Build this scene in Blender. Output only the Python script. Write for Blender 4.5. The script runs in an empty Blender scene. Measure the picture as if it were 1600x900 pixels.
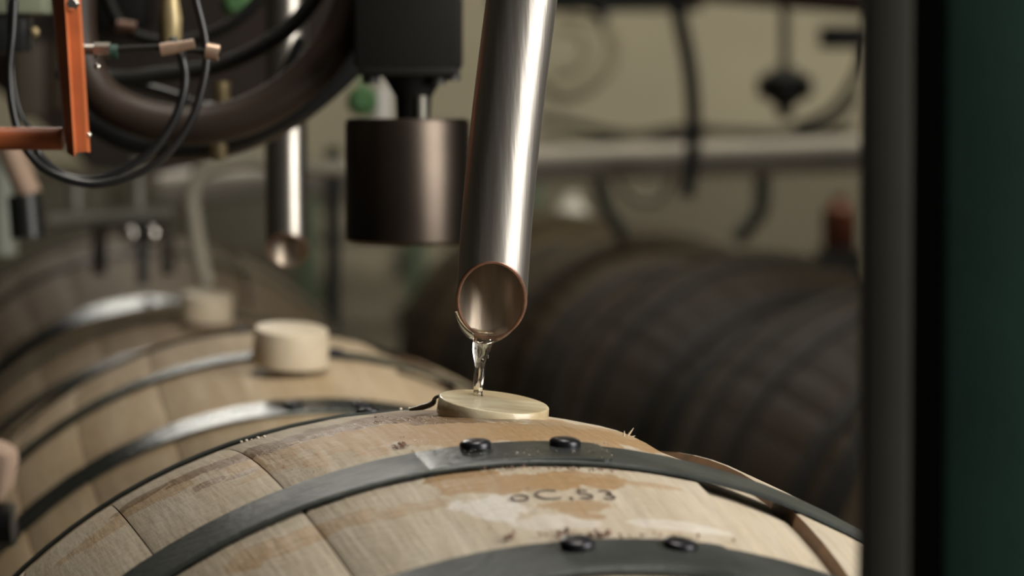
import bpy, bmesh, math, random
from mathutils import Vector, Matrix, Euler
random.seed(7)
sc = bpy.context.scene
col = sc.collection
R = math.radians

# ------------------------------------------------------------------ camera
F = 5570.0                      # focal length in pixels of a 1600 px wide frame
PITCH = R(3.2)
CAM = Vector((0, 0, 1.42))
FW = Vector((0, math.cos(PITCH), -math.sin(PITCH)))
UP = Vector((0, math.sin(PITCH), math.cos(PITCH)))
RT = Vector((1, 0, 0))
cd = bpy.data.cameras.new('camera'); cam = bpy.data.objects.new('camera', cd); col.objects.link(cam)
cam.location = CAM; cam.rotation_euler = (R(90) - PITCH, 0, 0)
cd.sensor_width = 36; cd.lens = 36 * F / 1600; cd.clip_start = .05; cd.clip_end = 60
cd.dof.use_dof = True; cd.dof.focus_distance = 1.735; cd.dof.aperture_fstop = 9.0
sc.camera = cam

# ------------------------------------------------------------------ world, lights, exposure
w = bpy.data.worlds.new('world'); sc.world = w; w.use_nodes = True
w.node_tree.nodes['Background'].inputs[0].default_value = (1, .93, .82, 1)
w.node_tree.nodes['Background'].inputs[1].default_value = .06
vs = sc.view_settings
vs.view_transform = 'Standard'; vs.look = 'None'; vs.gamma = 1; vs.exposure = 0; vs.use_curve_mapping = False

def area(name, loc, target, sx, sy, power, colr, spread=180):
    l = bpy.data.lights.new(name, 'AREA'); l.shape = 'RECTANGLE'; l.size = sx; l.size_y = sy
    l.energy = power; l.color = colr; l.spread = R(spread)
    o = bpy.data.objects.new(name, l); col.objects.link(o); o.location = loc
    o.rotation_euler = (Vector(target) - Vector(loc)).to_track_quat('-Z', 'Y').to_euler()
    return o
area('key_light', (1.66, .98, 2.0), (0, 1.9, 1.2), 1.3, 1.7, 31, (1, .96, .89), 110)
area('top_light', (.05, 2.2, 3.7), (-.05, 2.1, 1.2), .8, .5, 12, (1, .93, .82), 100)
area('wall_light', (1.2, 6.5, 3.3), (1.0, 9.2, 1.2), 1.8, .3, 56, (1, .92, .76), 150)
area('back_light', (-1.1, 7.0, 3.5), (-.3, 3.0, 1.1), 1.0, .3, 24, (1, .95, .86))

# ------------------------------------------------------------------ helpers
def P(px, py, d):
    """point of the place seen at that pixel, d metres along the view axis"""
    return CAM + FW * d + RT * ((px - 800) / F * d) + UP * ((450 - py) / F * d)

def W(px, d): return px / F * d

class MB:
    def __init__(s): s.v = []; s.f = []
    def add(s, vs_, fs):
        n = len(s.v); s.v += [tuple(v) for v in vs_]; s.f += [tuple(i + n for i in f) for f in fs]; return s
    def box(s, c, size, rot=None, bev=0):
        bm = bmesh.new(); bmesh.ops.create_cube(bm, size=1)
        bmesh.ops.scale(bm, vec=size, verts=bm.verts)
        if bev: bmesh.ops.bevel(bm, geom=list(bm.edges), offset=bev, segments=2, affect='EDGES', profile=.5)
        m = Matrix.Translation(c) @ (rot.to_matrix().to_4x4() if rot is not None else Matrix())
        bm.transform(m); bm.verts.index_update()
        s.add([v.co for v in bm.verts], [[v.index for v in f.verts] for f in bm.faces]); bm.free(); return s
    def tube(s, pts, rad, seg=14, cap=True, smooth=8, flat=1.0):
        pts = [Vector(p) for p in pts]
        if not isinstance(rad, (list, tuple)): rad = [rad] * len(pts)
        if smooth > 1 and len(pts) > 2:
            q, r2 = [], []
            for i in range(len(pts) - 1):
                p0 = pts[max(i - 1, 0)]; p1 = pts[i]; p2 = pts[i + 1]; p3 = pts[min(i + 2, len(pts) - 1)]
                for k in range(smooth):
                    t = k / smooth
                    q.append(.5 * ((2 * p1) + (p2 - p0) * t + (2 * p0 - 5 * p1 + 4 * p2 - p3) * t * t + (3 * p1 - p0 - 3 * p2 + p3) * t ** 3))
                    r2.append(rad[i] * (1 - t) + rad[i + 1] * t)
            q.append(pts[-1]); r2.append(rad[-1]); pts, rad = q, r2
        n = len(pts); up = None; base = []
        vs_ = []
        for i in range(n):
            t = (pts[min(i + 1, n - 1)] - pts[max(i - 1, 0)]).normalized()
            if up is None:
                up = Vector((0, 0, 1)) if abs(t.z) < .9 else Vector((0, -1, 0))
            a = (up - t * up.dot(t)).normalized(); b = t.cross(a); up = a
            for k in range(seg):
                an = 2 * math.pi * k / seg
                vs_.append(pts[i] + (a * math.cos(an) * flat + b * math.sin(an)) * rad[i])
        fs = [(i * seg + k, i * seg + (k + 1) % seg, (i + 1) * seg + (k + 1) % seg, (i + 1) * seg + k) for i in range(n - 1) for k in range(seg)]
        if cap: fs += [tuple(range(seg))[::-1], tuple((n - 1) * seg + k for k in range(seg))]
        return s.add(vs_, fs)
    def lathe(s, prof, m=None, seg=32):
        """prof: list of (radius, height) about local Z; m: matrix"""
        m = m or Matrix()
        vs_ = []; n = len(prof)
        for r, h in prof:
            for k in range(seg):
                a = 2 * math.pi * k / seg
                vs_.append(m @ Vector((r * math.cos(a), r * math.sin(a), h)))
        fs = [(i * seg + k, i * seg + (k + 1) % seg, (i + 1) * seg + (k + 1) % seg, (i + 1) * seg + k) for i in range(n - 1) for k in range(seg)]
        fs += [tuple(range(seg))[::-1], tuple((n - 1) * seg + k for k in range(seg))]
        return s.add(vs_, fs)
    def ball(s, c, r, sub=2, sc3=(1, 1, 1), rot=None):
        bm = bmesh.new(); bmesh.ops.create_icosphere(bm, subdivisions=sub, radius=r)
        m = Matrix.Translation(c) @ (rot.to_matrix().to_4x4() if rot is not None else Matrix()) @ Matrix.Diagonal((*sc3, 1))
        bm.transform(m); bm.verts.index_update()
        s.add([v.co for v in bm.verts], [[v.index for v in f.verts] for f in bm.faces]); bm.free(); return s
    def mesh(s, name, mat, sharp=35):
        me = bpy.data.meshes.new(name); me.from_pydata(s.v, [], s.f)
        bm = bmesh.new(); bm.from_mesh(me); bmesh.ops.recalc_face_normals(bm, faces=bm.faces); bm.to_mesh(me); bm.free()
        me.shade_smooth(); me.set_sharp_from_angle(angle=R(sharp))
        if mat: me.materials.append(mat)
        return me
    def build(s, name, mat, parent=None, origin=None, **kw):
        """world-space mesh; origin becomes the object's location"""
        if origin is not None:
            o3 = Vector(origin); s.v = [tuple(Vector(v) - o3) for v in s.v]
        me = s.mesh(name, mat, **kw); o = bpy.data.objects.new(name, me); col.objects.link(o)
        if origin is not None: o.location = origin
        if parent is not None:
            o.parent = parent
            if parent.get('_w'):                      # parent is an unrotated empty somewhere: keep world placement
                o.location = Vector(o.location) - root_loc(parent)
        return o

def root_loc(p):
    l = Vector((0, 0, 0))
    while p is not None: l = l + Vector(p.location); p = p.parent
    return l

def tag(o, label, cat, group=None, kind=None):
    o['label'] = label; o['category'] = cat
    if group: o['group'] = group
    if kind: o['kind'] = kind
    return o
def thing(name, loc, label, cat, group=None, rot=None):
    o = bpy.data.objects.new(name, None); col.objects.link(o); o.empty_display_size = .05
    o.location = loc
    if rot is not None: o.rotation_euler = rot
    else: o['_w'] = 1
    return tag(o, label, cat, group)
def part(mb, name, mat, parent, **kw):
    """mb holds world coordinates, parent chain is unrotated"""
    off = root_loc(parent); mb.v = [tuple(Vector(v) - off) for v in mb.v]
    me = mb.mesh(name, mat, **kw); o = bpy.data.objects.new(name, me); col.objects.link(o); o.parent = parent
    return o
def struct(name, mb, mat, parent=None, **kw):
    me = mb.mesh(name, mat, **kw); o = bpy.data.objects.new(name, me); col.objects.link(o)
    if parent is None: o['kind'] = 'structure'
    else: o.parent = parent
    return o

# ------------------------------------------------------------------ materials
def mat(name, colr, rough=.5, metal=0, noise=0, nscale=20, bump=0, bscale=60, rnoise=0, coat=0, spec=.5, stretch=(1, 1, 1), col2=None):
    m = bpy.data.materials.new(name); m.use_nodes = True; nt = m.node_tree; b = nt.nodes['Principled BSDF']
    b.inputs['Base Color'].default_value = (*colr, 1); b.inputs['Roughness'].default_value = rough
    b.inputs['Metallic'].default_value = metal; b.inputs['Coat Weight'].default_value = coat
    b.inputs['Specular IOR Level'].default_value = spec
    tc = nt.nodes.new('ShaderNodeTexCoord'); mp = nt.nodes.new('ShaderNodeMapping'); mp.inputs['Scale'].default_value = stretch
    nt.links.new(tc.outputs['Object'], mp.inputs[0])
    n = nt.nodes.new('ShaderNodeTexNoise'); n.inputs['Scale'].default_value = nscale; n.inputs['Detail'].default_value = 6
    nt.links.new(mp.outputs[0], n.inputs[0])
    c2 = col2 or tuple(c * (1 - noise) for c in colr)
    mr = nt.nodes.new('ShaderNodeMapRange'); mr.inputs[1].default_value = .35; mr.inputs[2].default_value = .65
    nt.links.new(n.outputs[0], mr.inputs[0])
    mx = nt.nodes.new('ShaderNodeMix'); mx.data_type = 'RGBA'
    mx.inputs[6].default_value = (*colr, 1); mx.inputs[7].default_value = (*c2, 1)
    nt.links.new(mr.outputs[0], mx.inputs[0]); nt.links.new(mx.outputs[2], b.inputs['Base Color'])
    if rnoise:
        m2 = nt.nodes.new('ShaderNodeMapRange'); m2.inputs[3].default_value = max(rough - rnoise, .02); m2.inputs[4].default_value = rough + rnoise
        nt.links.new(n.outputs[0], m2.inputs[0]); nt.links.new(m2.outputs[0], b.inputs['Roughness'])
    if bump:
        n2 = nt.nodes.new('ShaderNodeTexNoise'); n2.inputs['Scale'].default_value = bscale; n2.inputs['Detail'].default_value = 4
        nt.links.new(mp.outputs[0], n2.inputs[0])
        bp = nt.nodes.new('ShaderNodeBump'); bp.inputs['Strength'].default_value = bump; bp.inputs['Distance'].default_value = .002
        nt.links.new(n2.outputs[0], bp.inputs['Height']); nt.links.new(bp.outputs[0], b.inputs['Normal'])
    return m

steel_pipe = mat('brushed_steel', (.62, .58, .53), .39, 1, .35, 40, .15, 200, .07, stretch=(1, 1, .08))
steel_dull = mat('dull_steel', (.40, .37, .33), .34, 1, .3, 20, rnoise=.08)
inner_steel = mat('inner_wet_steel', (.52, .43, .34), .4, .6, .6, 60, .3, 90, stretch=(1, 1, .15))
copper = mat('copper_rim', (.30, .17, .125), .4, .5, .35, 120)
hoop_m = mat('hoop_steel', (.065, .074, .070), .25, .7, .45, 35, .25, 220, .1)
hoop_front = mat('blackened_front_hoop', (.055, .062, .058), .46, .4, .4, 40, .2, 200, .08, spec=.25)
hoop_shaded = mat('rusty_dark_hoop', (.03, .027, .024), .7, .2, .4, 35)  # shade over the right-hand row put into a darker, duller hoop
hoop_wet = mat('wet_hoop_steel', (.045, .052, .050), .3, .4, .4, 60, .2, 120, .08)
rivet_m = mat('rivet_steel', (.03, .03, .036), .3, .6, .4, 80)
orange_m = mat('orange_paint', (.50, .135, .045), .42, 0, .35, 25, .2, 60, .1)
black_rub = mat('black_rubber', (.012, .013, .014), .33, 0, .3, 30)
dark_rub = mat('dark_grey_rubber', (.009, .009, .008), .6, 0, .3, 30, spec=.25)
brown_rub = mat('brown_hose_rubber', (.030, .018, .012), .5, 0, .4, 14, spec=.3)
black_pt = mat('black_painted_metal', (.006, .0055, .0045), .6, 0, .3, 20, spec=.25)
cyl_m = mat('burnished_housing_metal', (.095, .076, .062), .38, 1, .35, 8)
brass = mat('brass', (.46, .32, .23), .42, .6, .3, 40)
brass_y = mat('aged_yellow_brass', (.42, .33, .17), .45, .5, .3, 40)
chrome = mat('chrome', (.75, .72, .66), .15, 1, .2, 20)
green_v = mat('green_valve_paint', (.07, .17, .06), .5, 0, .3, 20)
green_p = mat('dark_green_paint', (.012, .055, .040), .6, 0, .35, 6, .15, 40)
olive_p = mat('olive_grey_paint', (.036, .034, .026), .7, 0, .3, 8, .1, 40, spec=.3)
shade_p = mat('black_green_paint', (.012, .016, .014), .6, 0, .3, 10)
side_wall_m = mat('dark_side_wall_paint', (.11, .105, .085), .85, 0, .18, 1.5)  # dimness of the room's sides put into the wall colour
wall_m = mat('cream_wall_paint', (.42, .385, .29), .85, 0, .18, 1.5)
floor_m = mat('grey_concrete_floor', (.12, .11, .095), .7, 0, .4, 3, .3, 30)
ceil_m = mat('dark_ceiling_panel', (.10, .095, .085), .9, 0, .2, 2)
house_m = mat('brown_machine_paint', (.032, .018, .011), .6, 0, .55, 9)
dark_m = mat('dark_machine_metal', (.03, .03, .028), .5, .3, .3, 12)
grey_m = mat('grey_frame_metal', (.27, .26, .22), .5, .4, .3, 14)
beige_hose = mat('beige_hose_rubber', (.34, .31, .24), .5, 0, .2, 14)
beige_m = mat('beige_rail_paint', (.34, .31, .24), .6, 0, .25, 8)
red_m = mat('red_brown_plastic', (.16, .045, .02), .5, 0, .4, 14)
rust_m = mat('reddish_beam_paint', (.17, .10, .075), .6, 0, .35, 6)
pale_m = mat('pale_plastic', (.62, .60, .55), .5, 0, .15, 10)
bung_m = mat('pale_bung_wood', (.66, .56, .41), .5, 0, .22, 25, .2, 120, stretch=(1, .15, 1))
bung_wet = mat('wet_bung_wood', (.60, .54, .38), .3, 0, .4, 70, .3, 120, .12, coat=.25, stretch=(.3, 1, 1), col2=(.36, .28, .16))
tan_w = mat('tan_wood', (.42, .29, .21), .6, 0, .25, 14)
splinter_m = mat('pale_splinter_wood', (.6, .48, .33), .7, 0, .2, 60)
darkspl_m = mat('dark_wet_shaving', (.05, .035, .022), .35, 0, .3, 60)
residue_m = mat('rusty_wood_crumbs', (.17, .085, .05), .6, 0, .6, 200, .5, 300)
glass_m = bpy.data.materials.new('clear_spirit'); glass_m.use_nodes = True
gb = glass_m.node_tree.nodes['Principled BSDF']
gb.inputs['Base Color'].default_value = (1, .98, .93, 1); gb.inputs['Transmission Weight'].default_value = 1
gb.inputs['IOR'].default_value = 1.36; gb.inputs['Roughness'].default_value = .02
lamp_m = bpy.data.materials.new('lamp_tube'); lamp_m.use_nodes = True
lb = lamp_m.node_tree.nodes['Principled BSDF']; lb.inputs['Emission Color'].default_value = (1, .95, .85, 1); lb.inputs['Emission Strength'].default_value = 14

# ------------------------------------------------------------------ barrel geometry
RB = .32; KB = .34; HL = .445          # bilge radius, bulge, half length
def rb(y): return RB - KB * y * y
YAW = R(9.5)
def frame(bung, yaw, pitch, roll=0):
    """matrix of a barrel whose bilge top touches the point bung; origin on the barrel's underside"""
    rot = Euler((pitch, roll, yaw)).to_matrix()
    base = Vector(bung) - rot @ Vector((0, 0, 2 * RB))
    return base, Euler((pitch, roll, yaw)), Matrix.Translation(base) @ rot.to_4x4() @ Matrix.Translation((0, 0, RB))
B1 = frame(P(728, 648, 1.75), R(10.5), R(-1.6))
M1 = B1[2]; M1I = M1.inverted()
def hit(px, py, m=M1, mi=M1I, d0=1.2, d1=2.3):
    """where the sight line of that pixel meets the barrel: (angle from top, y along axis)"""
    f = lambda d: (lambda q: math.hypot(q.x, q.z) - rb(q.y))(mi @ P(px, py, d))
    d = d0; prev = f(d)
    while d < d1:
        d += .002; cur = f(d)
        if cur <= 0:
            lo, hi = d - .002, d
            for _ in range(20):
                mid = (lo + hi) / 2
                if f(mid) > 0: lo = mid
                else: hi = mid
            q = mi @ P(px, py, hi); return math.atan2(q.x, q.z), q.y
        prev = cur
    # grazing: closest approach
    best = min(((f(d0 + k * .002), d0 + k * .002) for k in range(int((d1 - d0) / .002))), key=lambda t: t[0])
    q = mi @ P(px, py, best[1]); return math.atan2(q.x, q.z), q.y
def surf(a, y, h=0):
    r = rb(y) + h; return Vector((math.sin(a) * r, y, math.cos(a) * r))

# ---- oak material; blots = list of (pixel x, pixel y, half width px, half height px, strength)
def oak(name, tone, brown=(), wet=(), chalk=(), rough=.62, bumpy=1.0, basecol=(.465, .41, .325)):
    m = bpy.data.materials.new(name); m.use_nodes = True; nt = m.node_tree; N = nt.nodes; L = nt.links
    b = N['Principled BSDF']
    def nd(t, **kw):
        n = N.new('ShaderNode' + t)
        for k, v in kw.items(): setattr(n, k, v)
        return n
    def math_(op, a, c=None, d=None, clamp=False):
        n = nd('Math', operation=op, use_clamp=clamp)
        for i, x in enumerate((a, c, d)):
            if x is None: continue
            if isinstance(x, (int, float)): n.inputs[i].default_value = x
            else: L.new(x, n.inputs[i])
        return n.outputs[0]
    def mixc(f, a, c):
        n = nd('Mix', data_type='RGBA')
        for i, x in ((0, f), (6, a), (7, c)):
            if isinstance(x, tuple): n.inputs[i].default_value = (*x, 1)
            elif isinstance(x, (int, float)): n.inputs[i].default_value = x
            else: L.new(x, n.inputs[i])
        return n.outputs[2]
    def noise(vec, scale, detail=5, rough=.55):
        n = nd('TexNoise'); n.inputs['Scale'].default_value = scale; n.inputs['Detail'].default_value = detail
        n.inputs['Roughness'].default_value = rough; L.new(vec, n.inputs[0]); return n.outputs[0]
    def mapr(v, a, c, d=0, e=1, smooth=False):
        n = nd('MapRange'); n.interpolation_type = 'SMOOTHSTEP' if smooth else 'LINEAR'
        for i, x in enumerate((a, c, d, e)): n.inputs[i + 1].default_value = x
        L.new(v, n.inputs[0]); return n.outputs[0]
    tc = nd('TexCoord'); sep = nd('SeparateXYZ'); L.new(tc.outputs['Object'], sep.inputs[0])
    s = math_('MULTIPLY', math_('ARCTAN2', sep.outputs[0], sep.outputs[2]), RB)
    y = sep.outputs[1]
    at = nd('Attribute', attribute_type='OBJECT', attribute_name='tone')
    cmb = nd('CombineXYZ'); L.new(s, cmb.inputs[0]); L.new(y, cmb.inputs[1]); L.new(at.outputs['Fac'], cmb.inputs[2])
    sv = cmb.outputs[0]
    def mp(scale):
        n = nd('Mapping'); n.inputs['Scale'].default_value = scale; L.new(sv, n.inputs[0]); return n.outputs[0]
    grain = noise(mp((1, .06, 3)), 260, 6)
    grain2 = noise(mp((1, .12, 5)), 60, 4)
    cloud = noise(mp((1, .6, 3)), 12, 5)
    saw = noise(mp((.35, 1, 3)), 240, 3)
    c = mixc(mapr(grain, .35, .7), basecol, tuple(x * .80 for x in basecol))
    c = mixc(mapr(grain2, .4, .75), c, tuple(x * f for x, f in zip(basecol, (.80, .74, .66))))
    c = mixc(mapr(cloud, .42, .75, 0, .6), c, tuple(x * f for x, f in zip(basecol, (.78, .76, .74))))
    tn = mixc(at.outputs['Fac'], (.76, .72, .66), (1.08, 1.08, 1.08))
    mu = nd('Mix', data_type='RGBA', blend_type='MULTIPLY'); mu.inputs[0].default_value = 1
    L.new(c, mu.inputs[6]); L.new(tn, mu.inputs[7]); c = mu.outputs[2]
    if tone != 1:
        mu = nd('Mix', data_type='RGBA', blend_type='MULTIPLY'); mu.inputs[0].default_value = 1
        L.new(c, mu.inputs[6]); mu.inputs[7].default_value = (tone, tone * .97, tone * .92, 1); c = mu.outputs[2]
    # small dark specks and checks
    sp = noise(mp((1, .35, 1)), 150, 2); c = mixc(mapr(sp, .70, .76, 0, .7), c, (.16, .11, .07))
    edge = noise(mp((1, .5, 0)), 55, 6, .65)
    edge2 = noise(mp((.5, 1, 0)), 260, 4)
    def blots(lst):
        tot = None
        for (px, py, hw, hh, st) in lst:
            a0, y0 = hit(px, py); a1, _ = hit(px + hw, py); _, ya = hit(px, py + hh); _, yb = hit(px, py - hh)
            rs = max(abs(a1 - a0) * RB, .004); ry = max(abs(y0 - ya), .003)
            u = math_('DIVIDE', math_('SUBTRACT', s, a0 * RB), rs); v = math_('DIVIDE', math_('SUBTRACT', y, y0), ry)
            dd = math_('SQRT', math_('ADD', math_('MULTIPLY', u, u), math_('MULTIPLY', v, v)))
            dd = math_('ADD', dd, math_('MULTIPLY', math_('SUBTRACT', edge, .5), 3.2))
            k = mapr(dd, 1.35, 1.15, 0, st, True)
            tot = k if tot is None else math_('MAXIMUM', tot, k)
        return tot
    rg = mapr(grain, .3, .7, rough - .05, rough + .12)
    if chalk:
        k = blots(chalk); c = mixc(math_('MULTIPLY', k, mapr(edge2, .3, .6, .55, 1)), c, (.66, .64, .62))
    if brown:
        k = blots(brown); c = mixc(math_('MULTIPLY', k, mapr(edge2, .25, .7, .7, 1)), c, (.285, .165, .065))
        rg = math_('SUBTRACT', rg, math_('MULTIPLY', k, .2))
    if wet:
        k = blots(wet); c = mixc(math_('MULTIPLY', k, mapr(edge2, .2, .75, .75, 1)), c, (.115, .058, .024))
        rg = math_('SUBTRACT', rg, math_('MULTIPLY', k, .22), clamp=True)
    L.new(c, b.inputs['Base Color']); L.new(rg, b.inputs['Roughness'])
    hgt = math_('ADD', math_('MULTIPLY', saw, .8 * bumpy), math_('MULTIPLY', grain, .5 * bumpy))
    bp = nd('Bump'); bp.inputs['Strength'].default_value = .8; bp.inputs['Distance'].default_value = .0016
    L.new(hgt, bp.inputs['Height']); L.new(bp.outputs[0], b.inputs['Normal'])
    b.inputs['Specular IOR Level'].default_value = .22
    return m

oak_front = oak('oak_front_stained', 1,
    brown=[(640, 664, 60, 12, .9), (560, 676, 110, 16, .95), (430, 708, 100, 12, .85), (800, 672, 190, 14, .95), (620, 662, 110, 12, .9), (930, 672, 70, 8, .7), (720, 745, 60, 9, .9), (820, 752, 110, 12, .95),
           (930, 748, 40, 10, .8), (900, 790, 45, 8, .75), (925, 806, 22, 4, .8), (480, 838, 120, 12, .75), (390, 868, 60, 12, .55), (620, 800, 60, 9, .6),
           (250, 770, 90, 9, .6), (160, 830, 90, 8, .5), (1010, 757, 40, 3, .5), (420, 735, 60, 5, .5)],
    wet=[(590, 656, 100, 7, .9), (500, 674, 90, 7, .9), (400, 704, 90, 7, .85), (310, 736, 70, 6, .75), (640, 645, 70, 7, .8), (330, 752, 34, 4, .7), (380, 738, 30, 3, .7), (225, 775, 70, 4, .7),
         (625, 697, 14, 6, .9), (720, 655, 70, 4, .75), (905, 655, 45, 3, .8)],
    chalk=[(770, 790, 45, 18, .55), (880, 815, 50, 10, .35), (1060, 822, 60, 5, .4), (620, 692, 35, 4, .5), (905, 690, 40, 5, .5)])
oak_mid = oak('oak_pale', .86, basecol=(.53, .43, .30))
oak_far = oak('oak_brown', .72, basecol=(.50, .39, .27))
oak_dark = oak('oak_aged_dark', .20, basecol=(.47, .36, .22))  # right-hand row stands unlit; its shade is put into the oak tone
head_dark = mat('charred_red_head', (.10, .035, .025), .7, 0, .4, 14)  # dark reddish heads for the right-hand row
head_m = mat('oak_head', (.42, .33, .22), .65, 0, .3, 18, stretch=(1, 1, .1))

# stave seams (degrees from the top); tuple: start, end, sink at start, sink at end (mm)
seams = [(-8.5, 5.2, 0, 0), (5.2, 13.6, 0, .2), (13.6, 22.4, -3.2, -6.0), (22.4, 34, .6, .2), (34, 45, 0, .3),
         (-19.5, -8.5, -.3, 0), (-31.5, -19.5, 0, -.3), (-42, -31.5, -.7, -.2)]
a = 45
while a < 318 - .1:
    wd = random.choice((10, 12, 14, 13)); e = min(a + wd, 318)
    if 318 - e < 7: e = 318
    seams.append((a, e, random.uniform(-.4, .4), random.uniform(-.4, .4))); a = e
stave_side = mat('toasted_stave_side', (.24, .135, .07), .65, 0, .4, 40)  # shade on the side faces put into a darker brown
TIGHT = (-8.5, 5.2, 13.6)
def stave_mesh(a0, a1, o0, o1, ny, material):
    mb = MB(); t0, t1 = a0 in TIGHT, a1 in TIGHT
    a0 = R(a0) + (.00003 if t0 else .0003) / RB; a1 = R(a1) - (.00003 if t1 else .0003) / RB; nw = 5
    rows = []
    for j in range(ny + 1):
        y = -HL + 2 * HL * j / ny; row = []
        for i in range(nw + 1):
            t = i / nw; r = rb(y) + (o0 * (1 - t) + o1 * t) * .001
            tt = t
            if i == 0: tt = 0; r -= .0001 if t0 else .0006
            elif i == nw: tt = 1; r -= .0001 if t1 else .0006
            elif i == 1: tt = .03
            elif i == nw - 1: tt = .97
            an = a0 + (a1 - a0) * tt
            row.append((math.sin(an) * r, y, math.cos(an) * r))
        for t in (1, 0):
            an = a0 + (a1 - a0) * t; r = rb(y) - .027; row.append((math.sin(an) * r, y, math.cos(an) * r))
        rows.append(row)
    n = nw + 3
    mb.add([p for r_ in rows for p in r_], [(j * n + i, j * n + (i + 1) % n, (j + 1) * n + (i + 1) % n, (j + 1) * n + i) for j in range(ny) for i in range(n)]
           + [tuple(range(n)), tuple(ny * n + i for i in range(n))[::-1]])
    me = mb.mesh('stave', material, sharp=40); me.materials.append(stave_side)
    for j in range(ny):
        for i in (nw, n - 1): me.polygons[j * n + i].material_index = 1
    return me
def hoop_mesh(y0, y1, a0=None, a1=None, lift=.0012, th=.0018, material=None, seg=96, taper=0):
    lift0 = lift
    """band following the barrel's slope; full ring or an arc"""
    mb = MB(); full = a0 is None
    A = [2 * math.pi * k / seg for k in range(seg)] if full else [a0 + (a1 - a0) * k / seg for k in range(seg + 1)]
    for k, an in enumerate(A):
        ya, yb = y0, y1
        if taper and not full:                        # rounded tongue at both ends
            t = min(k, seg - k) / (seg * .07)
            if t < 1:
                q = (1 - math.sqrt(max(0, 1 - (1 - t) ** 2))) * .48 * (y1 - y0); ya, yb = y0 + q, y1 - q
            if k < seg / 2: ya, yb = y0, y1
        if taper: lift = lift0 - max(0, 1 - k / (seg * .9)) * .0013
        e = .0012 * (1 if ya < yb else -1)
        for (y, r) in ((ya, rb(ya) + lift), (ya, rb(ya) + lift + th * .6), (ya + e, rb(ya + e) + lift + th), (yb - e, rb(yb - e) + lift + th), (yb, rb(yb) + lift + th * .6), (yb, rb(yb) + lift)):
            mb.v.append((math.sin(an) * r, y, math.cos(an) * r))
    n = 6; m = len(A)
    for k in range(m if full else m - 1):
        k2 = (k + 1) % m
        for i in range(n): mb.f.append((k * n + i, k * n + (i + 1) % n, k2 * n + (i + 1) % n, k2 * n + i))
    if not full: mb.f += [tuple(range(n)), tuple((m - 1) * n + i for i in range(n))]
    return mb.mesh('hoop', material, sharp=12)
def rivet_mesh(an, y, h, r=.0072, material=None, hh=.0032):
    c = surf(an, y, h); slope = math.atan(2 * KB * y)
    rot = (Matrix.Rotation(an, 4, 'Y') @ Matrix.Rotation(-slope, 4, 'X'))
    mb = MB(); mb.lathe([(r * .98, -.001), (r, hh * .35), (r * .9, hh * .7), (r * .65, hh * .93), (r * .3, hh)], Matrix.Translation(c) @ rot, 20)
    return mb.mesh('rivet', material, sharp=50)

HOOPS = [(-.184, -.140), (-.352, -.314), (-.443, -.388), (.132, .176), (.306, .350), (.388, .443)]   # camera side first
HOOPS_FRONT = HOOPS[:3] + [(.185, .225)] + HOOPS[4:]
HOOPS_BACK = [(-.124, -.090)] + HOOPS[1:3] + [(.052, .082)] + HOOPS[4:]
CACHE = {}
def link(me, name, parent, loc=(0, 0, 0)):
    o = bpy.data.objects.new(name, me); col.objects.link(o); o.parent = parent; o.location = loc; return o
def barrel(fr, label, group, material, ny, hm=hoop_m, headmat=head_m, key='x', rivet_at=(-3.5, 5.5)):
    root = thing('barrel', fr[0], label, 'barrel', group, rot=fr[1])
    if key not in CACHE:
        d = {}; hl = HOOPS_FRONT if key == 'front' else HOOPS_BACK
        d['staves'] = [stave_mesh(*s_, ny, material) for s_ in seams]
        d['tones'] = [random.uniform(.25, 1) for _ in seams]
        d['hoops'] = [hoop_mesh(*h, material=hm, seg=120 if key == 'front' else 64) for h in hl]
        d['rivets'] = [[rivet_mesh(R(r_), (h[0] + h[1]) / 2, .003, material=rivet_m) for r_ in rivet_at] for h in hl]
        mb = MB(); mb.lathe([(.001, 0), (rb(.41) - .026, 0), (rb(.41) - .026, .02), (.001, .02)], Matrix.Translation((0, -.41, 0)) @ Matrix.Rotation(R(90), 4, 'X') @ Matrix.Translation((0, 0, -.02)), 48)
        d['head'] = mb.mesh('barrel_head', headmat)
        CACHE[key] = d
    d = CACHE[key]
    if key == 'front': d['tones'][:8] = [.8, .78, .8, .75, .7, .78, .6, .45]
    up = (0, 0, RB)
    for me, t in zip(d['staves'], d['tones']):
        o = link(me, 'stave', root, up); o['tone'] = t
    hs = []
    for me, rv in zip(d['hoops'], d['rivets']):
        h = link(me, 'hoop', root, up); hs.append(h)
        if key != 'dark':
            for r_ in rv: link(r_, 'rivet', h)
    link(d['head'], 'barrel_head', root, up)
    h2 = link(d['head'], 'barrel_head', root, up); h2.rotation_euler = (0, 0, math.pi)
    return root, hs

# ------------------------------------------------------------------ the setting
FLOOR = 0.0
def wallbox(name, lo, hi, m):
    lo, hi = Vector(lo), Vector(hi); return struct(name, MB().box((lo + hi) / 2, hi - lo), m)
wallbox('floor', (-4.2, -1.5, -.1), (4.2, 9.2, 0), floor_m)
wallbox('wall_back', (-4.2, 9.2, 0), (4.2, 9.35, 4.2), wall_m)
wallbox('wall_left', (-4.35, -1.5, 0), (-4.2, 9.35, 4.2), side_wall_m)
wallbox('wall_right', (4.2, -1.5, 0), (4.35, 9.35, 4.2), side_wall_m)
wallbox('ceiling', (-4.35, -1.5, 4.2), (4.35, 9.35, 4.3), ceil_m)
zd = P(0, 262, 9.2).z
wallbox('trim_1', (-4.2, 9.185, .12), (4.2, 9.2, zd), mat('olive_dado_paint', (.19, .172, .13), .85, 0, .18, 1.5))  # lower back wall in a darker olive than above
wallbox('baseboard_back', (-4.2, 9.17, 0), (4.2, 9.2, .12), grey_m)

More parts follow.
